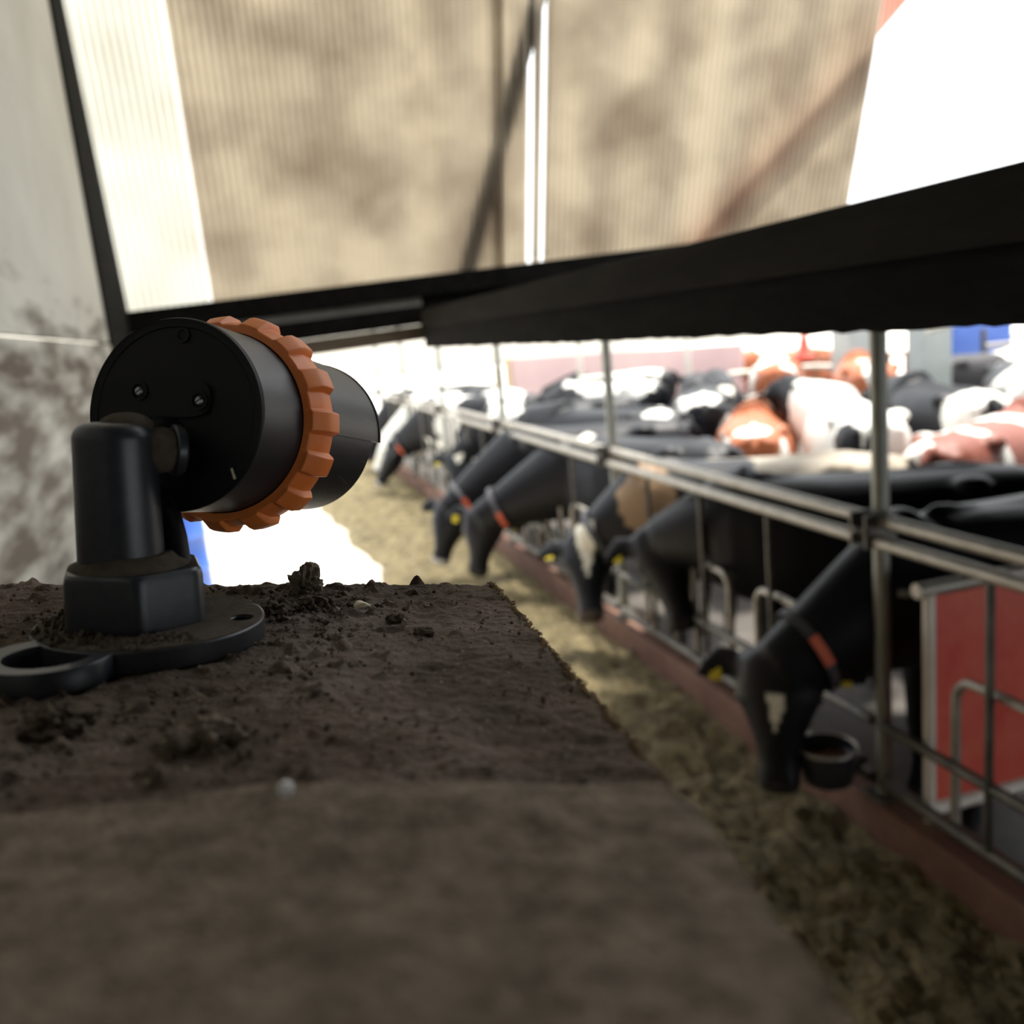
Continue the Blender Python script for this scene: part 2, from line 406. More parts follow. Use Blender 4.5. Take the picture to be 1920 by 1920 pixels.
# ------------------------------------------------------------------ platform rig frame: the board is tilted a little against the world
p = rad(8.6)
B = Matrix(((1,0,0), (0,-sin(p),cos(p)), (0,-cos(p),-sin(p))))     # camera space -> rig (right, ahead, up)
RW = (R.transposed() @ B.transposed())                              # rig -> world
RIG = RW.to_4x4(); RIG.translation = Vector((0,0,H))
def rigged(o): o.matrix_world = RIG @ o.matrix_world; return o

UB = -.140                      # board surface
# platform board, displaced grid with rough edges
def edge_right(y):              # right edge of the board: x at a given distance ahead
    return .0508 + (-.0144-.0508)*(y-.3107)/(.6045-.3107)
def board():
    vs = []; fs = []; nx, ny = 260, 240
    y0, y1 = .235, .606
    for j in range(ny+1):
        t = j/ny; y = y0+(y1-y0)*t
        xr = edge_right(y) + .0022*fbm(y*90, 2.2) + .0012*fbm(y*400, 5)
        xl = -.62
        for i in range(nx+1):
            s = (i/nx)**.75; x = xl+(xr-xl)*s
            yy = y + (t**8)*(.0035*fbm(x*60, 7.7)+.001*fbm(x*300, 1.7))
            h = .0016*fbm(x*28, y*28, 1)+.0016*fbm(x*85, y*85, 4)+.0009*fbm(x*260, y*260, 9, 3)
            clod = max(0, fbm(x*60, y*60, 20, 3)-.28)
            h += .010*clod*(1 if x < -.06 else .35)
            # a trodden, smoother strip near the right edge
            vs.append((x, yy, UB + h - .0015*(t**30)))
    for j in range(ny):
        for i in range(nx):
            a = j*(nx+1)+i; fs.append((a, a+1, a+nx+2, a+nx+1))
    # skirt
    n0 = len(vs)
    rim = [j*(nx+1)+nx for j in range(ny+1)] + [ny*(nx+1)+i for i in range(nx-1, -1, -1)]
    for k in rim: v = vs[k]; vs.append((v[0]-.001, v[1]-.001, UB-.022+.002*fbm(v[0]*80, v[1]*80)))
    for a in range(len(rim)-1): fs.append((rim[a], rim[a+1], n0+a+1, n0+a))
    return MB().add(vs, fs).build('platform_board', M['board'])
pb = board(); rigged(pb); structure(pb); pb.name = 'floor_platform'
# lighter frayed fibre along the right edge
random.seed(3)
fb = MB()
for k in range(1500):
    y = random.uniform(.30, .603); x = edge_right(y)+.0022*fbm(y*90, 2.2)+random.uniform(-.0012,.0008)
    L = random.uniform(.0008,.0028); a = random.uniform(0, 2*pi)
    d = Vector((cos(a)*.9+.25, sin(a), random.uniform(-.5,.5)))*L
    fb.tube([(x, y, UB+.0005+random.uniform(-.003,.0012)), Vector((x, y, UB))+d], .0003, 4)
o = rigged(fb.build('frayed_fibres', M['fibre'])); tag(o, 'frayed tan fibres along the right edge of the dirty board', 'fibres', kind='stuff')

# nearer, slightly higher plank
def plank():
    vs = []; fs = []; nx, ny = 160, 90
    for j in range(ny+1):
        t = j/ny
        for i in range(nx+1):
            s = i/nx; x = -.5+s*.5545 + .0015*fbm(t*9, 4)*(s**20)
            far = .268 + (.0016*fbm(x*70, 3)+.0008*fbm(x*300, 3)) - .03*(max(0, (-.085-x))**1.0)
            if x > .045: far -= (x-.045)*1.2
            y = .05+(far-.05)*t
            x2 = x + .028*(1-t) if s > .9 else x + .028*(1-t)*s
            h = .0012*fbm(x*40, y*40, 5)+.001*fbm(x*120, y*120, 6)
            lump = .006*math.exp(-((x+.03)/.05)**2)*math.exp(-((y-.255)/.02)**2)
            vs.append((x2, y, UB+.0135 + h + lump*.4 - .010*(max(0, -.07-x)/.1 if x > -.17 else 1)*t))
    for j in range(ny):
        for i in range(nx): a = j*(nx+1)+i; fs.append((a, a+1, a+nx+2, a+nx+1))
    n0 = len(vs)
    rim = [j*(nx+1)+nx for j in range(ny+1)] + [ny*(nx+1)+i for i in range(nx-1, -1, -1)]
    for k in rim: v = vs[k]; vs.append((v[0]+.0015, v[1]+.002, UB-.012))
    for a in range(len(rim)-1): fs.append((rim[a], rim[a+1], n0+a+1, n0+a))
    return MB().add(vs, fs).build('near_plank', M['dirt_pale'])
pk = rigged(plank()); tag(pk, 'grey-brown mud-covered plank lying across the near end of the dirty board', 'plank')

def clod(c, r, seed, m, name, label, group=None):
    mb = MB(); mb.sph((0,0,0), r, 40, 26)
    vs = []
    for v in mb.v:
        n = v.normalized() if v.length else Vector((0,0,1))
        k = 1 + .45*fbm(n.x*1.6+seed, n.y*1.6, n.z*1.6, 4) + .22*noise.turbulence(n*5+Vector((seed,0,0)), 4, False)
        w = v*k; vs.append(w + Vector(c))
    mb.v = vs
    o = rigged(mb.build(name, m)); tag(o, label, 'clod', group); return o
clod((-.1285,.556,UB+.0095), (.0100,.009,.0115), 3.3, M['dirt_pale'], 'dung_clod', 'largest dried dung clod standing up from the far edge of the board', 'clods on the board')
clod((-.122,.545,UB+.003), (.014,.011,.005), 9.1, M['dirt'], 'dung_clod', 'low flat crumbly clod just in front of the tallest clod', 'clods on the board')
clod((-.138,.528,UB+.003), (.010,.012,.005), 5.1, M['dirt'], 'dung_clod', 'low dark clod between the lamp flange and the tallest clod', 'clods on the board')
clod((-.181,.345,UB+.003), (.013,.012,.007), 12.1, M['dirt'], 'dung_clod', 'rounded dark clod in front of the lamp base near the bottom left', 'clods on the board')
clod((-.118,.33,UB+.003), (.016,.010,.007), 15.7, M['dirt_pale'], 'dung_clod', 'pale lumpy clod in the middle of the board behind the near plank', 'clods on the board')
clod((-.066,.506,UB+.001), (.006,.005,.003), 21.2, M['dirt'], 'dung_clod', 'small dark clod beside the pale flake', 'clods on the board')
clod((-.048,.48,UB+.001), (.005,.004,.003), 25.2, M['dirt'], 'dung_clod', 'tiny dark clod alone on the smooth right part of the board', 'clods on the board')
# pale flakes
def flake(c, L, W, a, m, name, label):
    mb = MB(); vs = []
    T = Matrix.Rotation(a, 4, 'Z')
    for k in range(9):
        t = k/8; w = W*sin(pi*min(1, t*1.05+.04))**.7
        vs += [T @ Vector((L*(t-.5), -w, .001+.002*sin(t*5))), T @ Vector((L*(t-.5), w, .0014+.002*sin(t*4))),
               T @ Vector((L*(t-.5), w, .0004)), T @ Vector((L*(t-.5), -w, .0002))]
    fs = []
    for k in range(8):
        for q in range(4): fs.append((k*4+q, k*4+(q+1)%4, k*4+4+(q+1)%4, k*4+4+q))
    fs += [(3,2,1,0), (32,33,34,35)]
    mb.add([v + Vector(c) for v in vs], fs)
    o = rigged(mb.build(name, m)); tag(o, label, 'flake')
flake((-.0885,.528,UB+.0035), .0125, .0030, .8, M['straw'], 'straw_flake', 'pale straw flake lying on the board right of the tallest clod')
o = rigged(MB().sph((-.0662,.252,UB+.020), (.0022,.0022,.0025)).build('pale_pebble', M['whiteflake'])); tag(o, 'small whitish pebble glinting on the near plank', 'pebble')
o = rigged(MB().sph((-.2065,.404,UB+.004), (.0022,.0018,.0016)).build('pale_seed', M['straw'])); tag(o, 'pale yellowish grain lying in the dark hole of the lamp base', 'grain')
# loose crumbs
random.seed(11)
cr = MB()
def crumb(x, y, r, z):
    vs = []; k = random.uniform(0, 50)
    base = [(0,0,1),(1,0,0),(0,1,0),(-1,0,0),(0,-1,0),(0,0,-.6)]
    for b_ in base: vs.append(Vector(b_)*r*random.uniform(.6,1.35)+Vector((x,y,z)))
    cr.add(vs, [(0,1,2),(0,2,3),(0,3,4),(0,4,1),(5,2,1),(5,3,2),(5,4,3),(5,1,4)])
for k in range(5200):
    y = random.uniform(.27,.586); x = random.uniform(-.40, edge_right(y)-.002)
    dens = .35 + fbm(x*25, y*25, 8)*.9 + (.35 if x < -.09 else -.05)
    if random.random() > dens: continue
    crumb(x, y, random.choice((.0004,.0005,.0007,.0010,.0018)) * (1 if x < -.07 else .7), UB+.0015)
for k in range(160):
    a = random.gauss(-.125,.016); y = random.gauss(.54,.014); crumb(a, min(y, .6), random.uniform(.0008,.0026), UB+.002)
o = rigged(cr.build('dirt_crumbs', M['dirt'], smooth=True, angle=80)); tag(o, 'loose dung crumbs scattered over the board', 'crumbs', kind='stuff')

# ------------------------------------------------------------------ the lamp-like device in the foreground
dev = empty('security_lamp', M=RIG @ Matrix.Translation((-.2045,.47,UB)))
tag(dev, 'black security lamp with an orange knurled ring, bolted on the dirty board', 'lamp')
def dpart(mb, name, m, parent=dev, **k):
    """vertices given in rig coordinates -> local to the lamp"""
    off = Vector((-.2045,.47,UB)); mb.v = [v - off for v in mb.v]
    return mb.build(name, m, parent, **k)
cx, cy = -.2045, .47
# base flange
bx, by = -.190, .468; br_ = .0575
top = -.1285
NL = 64
def disc_with_holes(c, r, z0, z1, holes, lobe=None, bevel=.0012):
    bm = bmesh.new()
    pts = []
    n = 96
    for k in range(n):
        a = 2*pi*k/n; pts.append((c[0]+r*cos(a), c[1]+r*sin(a)))
    outer = [bm.verts.new((x, y, z0)) for x, y in pts]
    edges = [bm.edges.new((outer[k], outer[(k+1)%n])) for k in range(n)]
    for hx, hy, hr in holes:
        hv = [bm.verts.new((hx+hr*cos(2*pi*k/28), hy+hr*sin(2*pi*k/28), z0)) for k in range(28)]
        edges += [bm.edges.new((hv[k], hv[(k+1)%28])) for k in range(28)]
    bmesh.ops.triangle_fill(bm, edges=edges, use_beauty=True, use_dissolve=False)
    ret = bmesh.ops.extrude_face_region(bm, geom=bm.faces[:])
    for e in ret['geom']:
        if isinstance(e, bmesh.types.BMVert): e.co.z = z1
    mb = MB(); bm.verts.index_update()
    mb.add([v.co.copy() for v in bm.verts], [tuple(v.index for v in f.verts) for f in bm.faces]); bm.free()
    return mb
hole_a = (bx+.0465, by+.004, .0058)
fl = dpart(disc_with_holes((bx, by), br_, UB+.0003, top, [hole_a]), 'flange', M['black_met'], bevel=.0009, angle=30)
# dusty film lying on the flange top
MBd = disc_with_holes((bx, by), br_-.0016, top, top+.0005, [(hole_a[0], hole_a[1], .0064)])
dpart(MBd, 'dust_film', M['dusty'], parent=dev, smooth=False)
# second ear of the base with a large screw hole, nearer to the viewer
ear = MB().lathe([(.0185,-.1395),(.0185,-.1300),(.0192,-.1290),(.0288,-.1285),(.0295,-.1295),(.0295,-.1395)], Matrix.Translation((-.2150,.4080,0)), 48, closed=True)
dpart(ear, 'mounting_ear', M['black_met'])
# collar: rounded hexagon with a dusty shoulder
def collar():
    n = 96; mb = MB(); vs = []; fs = []
    prof = [(-.1285,1.0),(-.1275,1.0),(-.1035,.985),(-.1005,.965),(-.0990,.93)]
    for z, s in prof:
        for k in range(n):
            a = 2*pi*k/n + .35
            m_ = (a % (pi/3)) - pi/6
            hexr = .0335/ cos(m_); r = min(hexr, .0372)*s
            vs.append((cx+.006+r*cos(a-.12), cy+r*sin(a-.12), z))
    for i in range(len(prof)-1):
        for k in range(n): fs.append((i*n+k, i*n+(k+1)%n, (i+1)*n+(k+1)%n, (i+1)*n+k))
    fs.append(tuple((len(prof)-1)*n+k for k in range(n))); fs.append(tuple(range(n-1,-1,-1)))
    return mb.add(vs, fs)
dpart(collar(), 'collar', M['black_met'], angle=22)
sh = MB().lathe([(.0300,-.0993),(.0290,-.0980),(.0245,-.0960),(.0210,-.0925)], Matrix.Translation((cx+.004, cy, 0)), 48)
dpart(sh, 'dusty_shoulder', M['dusty'])
# stem: slightly tapered post with a rounded top
st = []
for k in range(14):
    t = k/13; st.append((.0216-.0016*t, -.100+.067*t))
for k in range(1, 11):
    a = pi/2*k/10; st.append((.0200-.0085*(1-cos(a)), -.033+.0085*sin(a)*1.0))
st.append((.001, -.0240))
dpart(MB().lathe(st, Matrix.Translation((cx, cy, 0)), 64), 'stem', M['black_met'], angle=60)
# worn dull patch on the stem
o = dpart(MB().lathe([(.0035,0),(.006,.0003),(.0035,.0006)], Matrix.Translation((cx+.0095, cy-.0185,-.0665)) @ Matrix.Rotation(rad(62),4,'Z') @ Matrix.Rotation(rad(90),4,'X') @ Matrix.Rotation(rad(90),4,'Y') @ Matrix.Scale(1.0,4), 20), 'scuff', M['dusty'])
bpy.data.objects.remove(o)
# dusty dome cap of the swivel on top of the stem
dm = MB().sph((cx+.005, cy+.004, -.0265), (.0135,.0125,.0070), 32, 16)
dpart(dm, 'swivel_cap', M['dusty'])
# lamp head
ax = Vector((.2251,.9641,-.1408)).normalized()
capc = Vector((-.1853,.5024,-.022))
side = ax.cross(Vector((0,0,1))).normalized(); upv = side.cross(ax).normalized()
HM = Matrix(((side.x, upv.x, ax.x, capc.x), (side.y, upv.y, ax.y, capc.y), (side.z, upv.z, ax.z, capc.z), (0,0,0,1)))
rr = .0535
# rear cap with thin bright rim edge
dpart(MB().lathe([(.001,.0012),(.0478,.0012),(.0484,.0006),(.0520,.0006),(.0528,.0003),(.0532,.0014),(.0532,.003)], HM, 96), 'rear_cap', M['black_cap'], angle=25)
dpart(MB().lathe([(.0528,.0016),(.0535,.0026),(.0537,.035),(.0540,.048),(.0540,.055)], HM, 96), 'housing', M['black_pl'], angle=30)
# recessed cover plate and screws on the rear cap
def local_box(lo, hi): return MB().box(lo, hi, HM)
pl = MB(); n = 40; vs = []; fs = []
for z in (.0014, -.0012):
    for k in range(n):
        a = 2*pi*k/n; vs.append(HM @ Vector((-.003+.0255*(abs(cos(a))**.5)*(1 if cos(a)>0 else -1), .009+.0105*(abs(sin(a))**.6)*(1 if sin(a)>0 else -1), z)))
for k in range(n): fs.append((k, (k+1)%n, n+(k+1)%n, n+k))
fs += [tuple(range(n-1,-1,-1)), tuple(range(n, 2*n))]
dpart(pl.add(vs, fs), 'cover_plate', M['black_cap'], angle=30)
for sx, sy in ((-.0205,.0125), (.0165,.0075)):
    S = HM @ Matrix.Translation((sx, sy, -.0012))
    dpart(MB().lathe([(.0052,.0004),(.0052,-.0012),(.0040,-.0012),(.0034,-.0002)], S, 24), 'screw_boss', M['black_cap'], angle=30)
    sc_ = dpart(MB().lathe([(.0026,.0004),(.0026,-.0008),(.0018,-.0016)], S, 16), 'screw', M['screw'], angle=30)
    dpart(MB().box((-.0018,-.0003,-.0018),(.0018,.0003,-.0008), S @ Matrix.Rotation(.6,4,'Z')), 'screw_slot', M['black_cap'], smooth=False)
for sx, sy, r_ in ((.004,.0435,.0042), (.0345,-.0305,.0036)):
    S = HM @ Matrix.Translation((sx, sy, .0004))
    dpart(MB().lathe([(r_,.0004),(r_,-.0004),(r_*.7,-.0004),(r_*.6,.0005)], S, 24), 'plug', M['black_cap'], angle=30)
dpart(MB().box((-.0006,-.003,-.0005),(.0006,.003,.0004), HM @ Matrix.Translation((.0372,-.0315,0)) @ Matrix.Rotation(.35,4,'Z')), 'straw_sliver', M['straw'], smooth=False)
# orange knurled ring
def ring():
    T = 15; n = T*24; mb = MB(); vs = []; fs = []
    prof = [(z-.0115, r, w) for z, r, w in ((.0585,.0545,0),(.0592,.0580,0),(.0600,.0590,.25),(.0700,.0622,.8),(.0725,.0628,1),(.0835,.0624,1),(.0858,.0612,.8),(.0862,.0560,0),(.0585,.0535,0))]
    # (axial, base radius, tooth weight)
    for z, r0, w in prof:
        for k in range(n):
            ph = (k/n*T + .0) % 1.0
            d = abs(ph-.5)                       # 0 in the tooth centre
            tooth = min(1, max(0, (.285-d)/.055))
            a = 2*pi*k/n + pi*1.0/T + .03
            r_ = r0 + w*(.0042*tooth - .0006)
            vs.append(HM @ Vector((r_*cos(a), r_*sin(a), z - (.003*tooth*w if z < .0605 else 0))))
    k_ = len(prof)
    for i in range(k_-1):
        for k in range(n): fs.append((i*n+k, i*n+(k+1)%n, (i+1)*n+(k+1)%n, (i+1)*n+k))
    return mb.add(vs, fs)
o = dpart(ring(), 'knurled_ring', M['orange'], angle=28, bevel=.0004); o['label'] = 'orange ring'
# front barrel and hood
barrel = []
def shell(a0, a1, z0, z1, ro, ri, n=64, z1b=None):
    mb = MB(); vs = []; fs = []
    for k in range(n+1):
        a = a0+(a1-a0)*k/n
        for r_, z in ((ri, z0), (ro, z0), (ro, z1), (ri, z1)): vs.append(HM @ Vector((r_*cos(a), r_*sin(a), z)))
    for k in range(n):
        for q in range(4): fs.append((k*4+q, k*4+(q+1)%4, k*4+4+(q+1)%4, k*4+4+q))
    fs += [(3,2,1,0), (n*4, n*4+1, n*4+2, n*4+3)]
    return mb.add(vs, fs)
dpart(shell(rad(-178), rad(-2), .071, .158, .0524, .0500), 'lower_shroud', M['black_pl'], angle=30)
hood = dpart(shell(rad(-3.0), rad(183), .071, .170, .0530, .0505), 'hood', M['black_pl'], angle=30)
dpart(shell(rad(-3.0), rad(183), .1700, .1722, .0537, .0498), 'hood_rim', M['black_cap'], parent=hood, angle=30)
dpart(MB().lathe([(.001,.150),(.0498,.150),(.0498,.153),(.001,.153)], HM, 64), 'lens', M['black_cap'], angle=30)
# scratch on the shroud
sm = MB()
for q in range(12):
    t0, t1 = q/12, (q+1)/12
    def sp(t): a = rad(-33-10*t); z = .124+.032*t; return HM @ Vector((.05255*cos(a), .05255*sin(a), z))
    sm.tube([sp(t0), sp(t1)], .00012, 4)
dpart(sm, 'scratch', M['rail_alu'])
# fine dust specks on hood
random.seed(5)
dk = MB()
for q in range(60):
    a = rad(random.uniform(-60, 90)); z = random.uniform(.092,.168); c = HM @ Vector((.0529*cos(a), .0529*sin(a), z)); dk.sph(c, random.uniform(.00012,.0003), 6, 4)
o = dpart(dk, 'dust_specks', M['rail_alu']); o['kind'] = 'stuff'
# knuckle between the stem and the cap
kc = HM @ Vector((.0005,-.0155,0)); ks = Vector((cx+.006, cy+.008, -.0385))
kd = (kc-ks).normalized()
def along(a_, d, prof, n=40):
    z = d.normalized(); x = z.orthogonal().normalized(); y = z.cross(x)
    Mx = Matrix(((x.x,y.x,z.x,a_.x),(x.y,y.y,z.y,a_.y),(x.z,y.z,z.z,a_.z),(0,0,0,1)))
    return MB().lathe(prof, Mx, n)
kax = Vector((.80,.58,-.10)).normalized()
dpart(along(Vector((cx+.010, cy+.004, -.0385)), kax, [(.0105,0),(.0118,.004),(.0122,.013),(.0112,.0175)]), 'swivel_neck', M['dusty'])
dpart(along(Vector((cx+.0235, cy+.0145, -.0400)), kax, [(.0128,0),(.0138,.001),(.0138,.0045),(.0125,.006)]), 'swivel_nut', M['black_met'])
dpart(along(HM @ Vector((-.006,-.0160,.001)), -ax, [(.0155,0),(.0150,.003),(.0120,.009),(.009,.013)]), 'swivel_seat', M['black_cap'])
# cable looping down behind the stem
cb = [HM @ Vector((-.010,-.044,.003)), Vector((cx+.018, cy+.020,-.075)), Vector((cx+.021, cy+.018,-.088)), Vector((cx+.024, cy+.012,-.100)), Vector((cx+.026, cy+.010,-.110))]
dpart(MB().tube(cb, [.006,.0065,.007,.0075,.008], 14), 'power_cable', M['black_cap'])
# mud packed on the flange
random.seed(23)
md = MB()
for q in range(420):
    a = random.uniform(pi*.9, pi*1.75); r_ = random.uniform(.034,.056)
    x, y = bx+r_*cos(a), by+r_*sin(a)
    rr_ = random.choice((.0006,.0009,.0014,.0022)); vs = []
    for b_ in [(0,0,1),(1,0,0),(0,1,0),(-1,0,0),(0,-1,0),(0,0,-.6)]: vs.append(Vector(b_)*rr_*random.uniform(.6,1.4)+Vector((x,y,top+rr_*.5)))
    md.add(vs, [(0,1,2),(0,2,3),(0,3,4),(0,4,1),(5,2,1),(5,3,2),(5,4,3),(5,1,4)])
o = dpart(md, 'caked_dirt', M['dirt'], smooth=False); o['kind'] = 'stuff'

# ------------------------------------------------------------------ silage along the fence
def feedbed():
    vs = []; fs = []; nx, ny = 90, 420
    for j in range(ny+1):
        y = .2 + 19.5*(j/ny)**1.25
        for i in range(nx+1):
            s = i/nx; xl = .95 - .2*fbm(y*.6, 3) - .25*max(0, min(1, (y-10)/5)) ; x = xl+(2.185-xl)*s
            prof = sin(min(1, s*1.6)*pi/2)*(1-.35*s)
            h = .16*prof*(1+.35*fbm(x*1.5, y*1.2, 2)) + .045*fbm(x*5, y*5, 5)*min(1, s*6) + .02*fbm(x*18, y*18, 9)*min(1, s*6)
            vs.append((x, y, max(.004 if s > .02 else -.01, h)))
    for j in range(ny):
        for i in range(nx): a = j*(nx+1)+i; fs.append((a, a+1, a+nx+2, a+nx+1))
    return MB().add(vs, fs).build('silage_bed', M['feed'])
o = feedbed(); tag(o, 'long bed of chopped yellowish silage along the feed fence', 'silage', kind='stuff')
random.seed(31)
sb = MB()
for q in range(5000):
    y = .8 + 12*random.random()**1.4; x = random.uniform(.75, 2.1)
    z = .03+.13*sin(min(1, max(0,(x-.95)/1.235)*1.6)*pi/2)
    a = random.uniform(0, pi); L = random.uniform(.01,.035)
    d = Vector((cos(a), sin(a), random.uniform(-.3,.5)))*L
    c = Vector((x, y, z+random.uniform(0,.03)))
    n_ = Vector((-sin(a), cos(a), 0))*.002
    sb.add([c-d-n_, c+d-n_, c+d+n_, c-d+n_, c-d+Vector((0,0,.003)), c+d+Vector((0,0,.003))], [(0,1,5,4),(1,2,5),(2,3,4,5),(3,0,4),(3,2,1,0)])
o = sb.build('silage_straws', M['strawbits'], smooth=False); tag(o, 'short loose stalks strewn over the silage and the alley floor', 'stalks', kind='stuff')

# ------------------------------------------------------------------ feed fence
XF = 2.2
kerb = MB()
structure(MB().box((2.16, -2, 0), (2.34, 19, .27)).build('trim_11', M['kerb'], smooth=False, bevel=.01))

POSTS = [2.88 + 2.63*k for k in (-1, 0, 1, 2, 3, 4, 5)]
lab = ['grey fence post nearest the camera, outside the picture edge', 'tall grey steel fence post at the right, beside the red panel',
       'tall grey fence post in the middle of the picture before the big black cows', 'slim fence post left of the pale wall, where the far black cows begin',
       'fence post beside the small black head with a white spot', 'fence post beyond the cow with the white shoulder', 'farthest fence post at the end of the feed fence']
for k, y in enumerate(POSTS):
    t = empty('fence_post', (XF+.03, y, 0)); tag(t, lab[k], 'post', 'posts of the feed fence')
    r_ = .031
    MB().tube([(0,0,.27),(0,0,H+.03 if y < 4.3 else H+1.6)], r_, 20).build('tube', M['postgrey'], t)
    MB().box((-.06,-.06,.265),(.06,.06,.285)).build('base_plate', M['galv_dirty'], t, smooth=False, bevel=.003)
    cl = MB(); cl.box((-.105,-.05,1.32),(.035,-.035,1.45)); cl.box((-.105,.035,1.32),(.035,.05,1.45)); cl.box((-.105,-.05,1.375),(-.09,.05,1.395))
    MBc = cl.build('clamp', M['galv_dirty'], t, smooth=False, bevel=.003)
    bl = MB(); bl.tube([(-.12,0,1.385),(.05,0,1.385)], .009, 8); bl.build('bolt', M['galv_dirty'], t)

def panel(y0, y1, label, cnt):
    t = empty('feed_fence_panel', (XF, y0, 0)); tag(t, label, 'fence panel', 'panels of the feed fence')
    L = y1-y0
    for z, dx in ((1.42, .0), (1.345, -.03)):
        MB().tube([(dx,.045,z),(dx,L-.045,z)], .0255, 16).build('top_rail', M['galv'], t)
    MB().tube([(0,.03,.59),(0,L-.03,.59)], .021, 14).build('middle_rail', M['galv_dirty'], t)
    MB().tube([(0,.03,.345),(0,L-.03,.345)], .026, 14).build('bottom_rail', M['galv_dirty'], t)
    for c in range(-2, 30):
        yc = 2.30+.655*c - y0
        if yc < .12 or yc > L-.1: continue
        b_ = MB().tube([(-.01,yc,.36),(-.01,yc,1.335)], .015, 10).build('lock_bar', M['galv_dirty'], t)
        u = []
        w = .195; zt_ = .915
        u.append(Vector((.03, yc-w, .35)))
        for q in range(11):
            a = pi - pi*q/10
            u.append(Vector((.03, yc + (w-.09)*(1 if cos(a)>0 else -1)*(1 if abs(cos(a))>1e-6 else 0) + .09*cos(a), zt_-.09+.09*sin(a))))
        u.append(Vector((.03, yc+w, .35)))
        MB().tube(u, .0175, 10).build('hoop', M['galv'], t)
    return t
pl_lab = ['nearest feed fence panel running out of the picture at the right', 'feed fence panel between the right post and the middle post',
          'feed fence panel between the middle post and the slim post behind two bright hoops', 'feed fence panel beyond the slim post', 'distant feed fence panel by the cow with the white shoulder',
          'farthest feed fence panel, washed out in the glare']
for k in range(6): panel(POSTS[k], POSTS[k+1], pl_lab[k], k)

# water bowl on the fence
wb = empty('water_bowl', (2.05, 3.0, .47)); tag(wb, 'round black drinking bowl with a shiny rim, on the fence by the nearest feeding cow', 'water bowl')
MB().lathe([(.07,-.16),(.10,-.14),(.115,-.05),(.118,0),(.110,.002),(.104,-.04),(.06,-.07),(.001,-.075)], None, 40).build('bowl', M['black_met'], wb)
MB().lathe([(.110,.0),(.114,.007),(.121,.007),(.124,-.002),(.119,-.006)], None, 40, closed=True).build('rim', M['galv'], wb)
MB().lathe([(.001,-.045),(.104,-.045),(.104,-.05),(.001,-.05)], None, 30).build('water', M['water'], wb)
MB().tube([(.08,0,-.1),(.17,0,-.1),(.17,0,-.07)], .02, 10).build('bracket', M['galv_dirty'], wb)

# red panel behind the fence
rp = empty('red_gate_panel', (2.20, 2.655, 0)); tag(rp, 'red painted sheet panel in a galvanised tube frame, right of the near fence post', 'panel')
MB().box((.07,-.006,.34),(1.9,.006,1.16)).build('sheet', M['red'], rp, smooth=False)
MB().tube([(.055,0,.03),(.055,0,1.18)], .022, 14).build('upright', M['galv_light'], rp)
MB().tube([(.0,0,1.19),(1.95,0,1.19)], .028, 14).build('top_tube', M['galv'], rp)
MB().tube([(.0,.09,1.16),(.05,.0,1.17)], .014, 10).build('hinge', M['galv_dirty'], rp)
MB().tube([(.04,0,.32),(1.95,0,.32)], .03, 14).build('bottom_tube', M['galv_light'], rp)
MB().tube([(1.93,0,.03),(1.93,0,1.18)], .022, 14).build('upright', M['galv_light'], rp)

# blue drum in the alley on the left
dr = empty('blue_drum', (-.86, 9.0, 0)); tag(dr, 'blue plastic drum standing in the alley, seen below the lamp', 'drum')
MB().lathe([(.27,0),(.30,.03),(.30,.30),(.312,.32),(.30,.34),(.30,.62),(.312,.64),(.30,.66),(.30,.92),(.26,.96)], None, 40).build('body', M['blue'], dr)
MB().lathe([(.275,.955),(.275,.99),(.24,1.0)], None, 40).build('lid', M['blue'], dr)
dr2 = empty('blue_drum', (-1.20, 8.3, 0))
tag(dr2, 'second blue plastic drum, left of and nearer than the first', 'drum', None)
for ch in dr.children:
    c = ch.copy(); COL.objects.link(c); c.parent = dr2

# ------------------------------------------------------------------ cows
def smooth_noise_patch(P, c, r, seed):
    d = Vector(((P.x-c[0])/r[0], (P.y-c[1])/r[1], (P.z-c[2])/r[2]))
    return d.length + .38*noise.noise(P*4.2+Vector((seed, seed*.7, 0))) + .12*noise.noise(P*13+Vector((seed,0,3)))

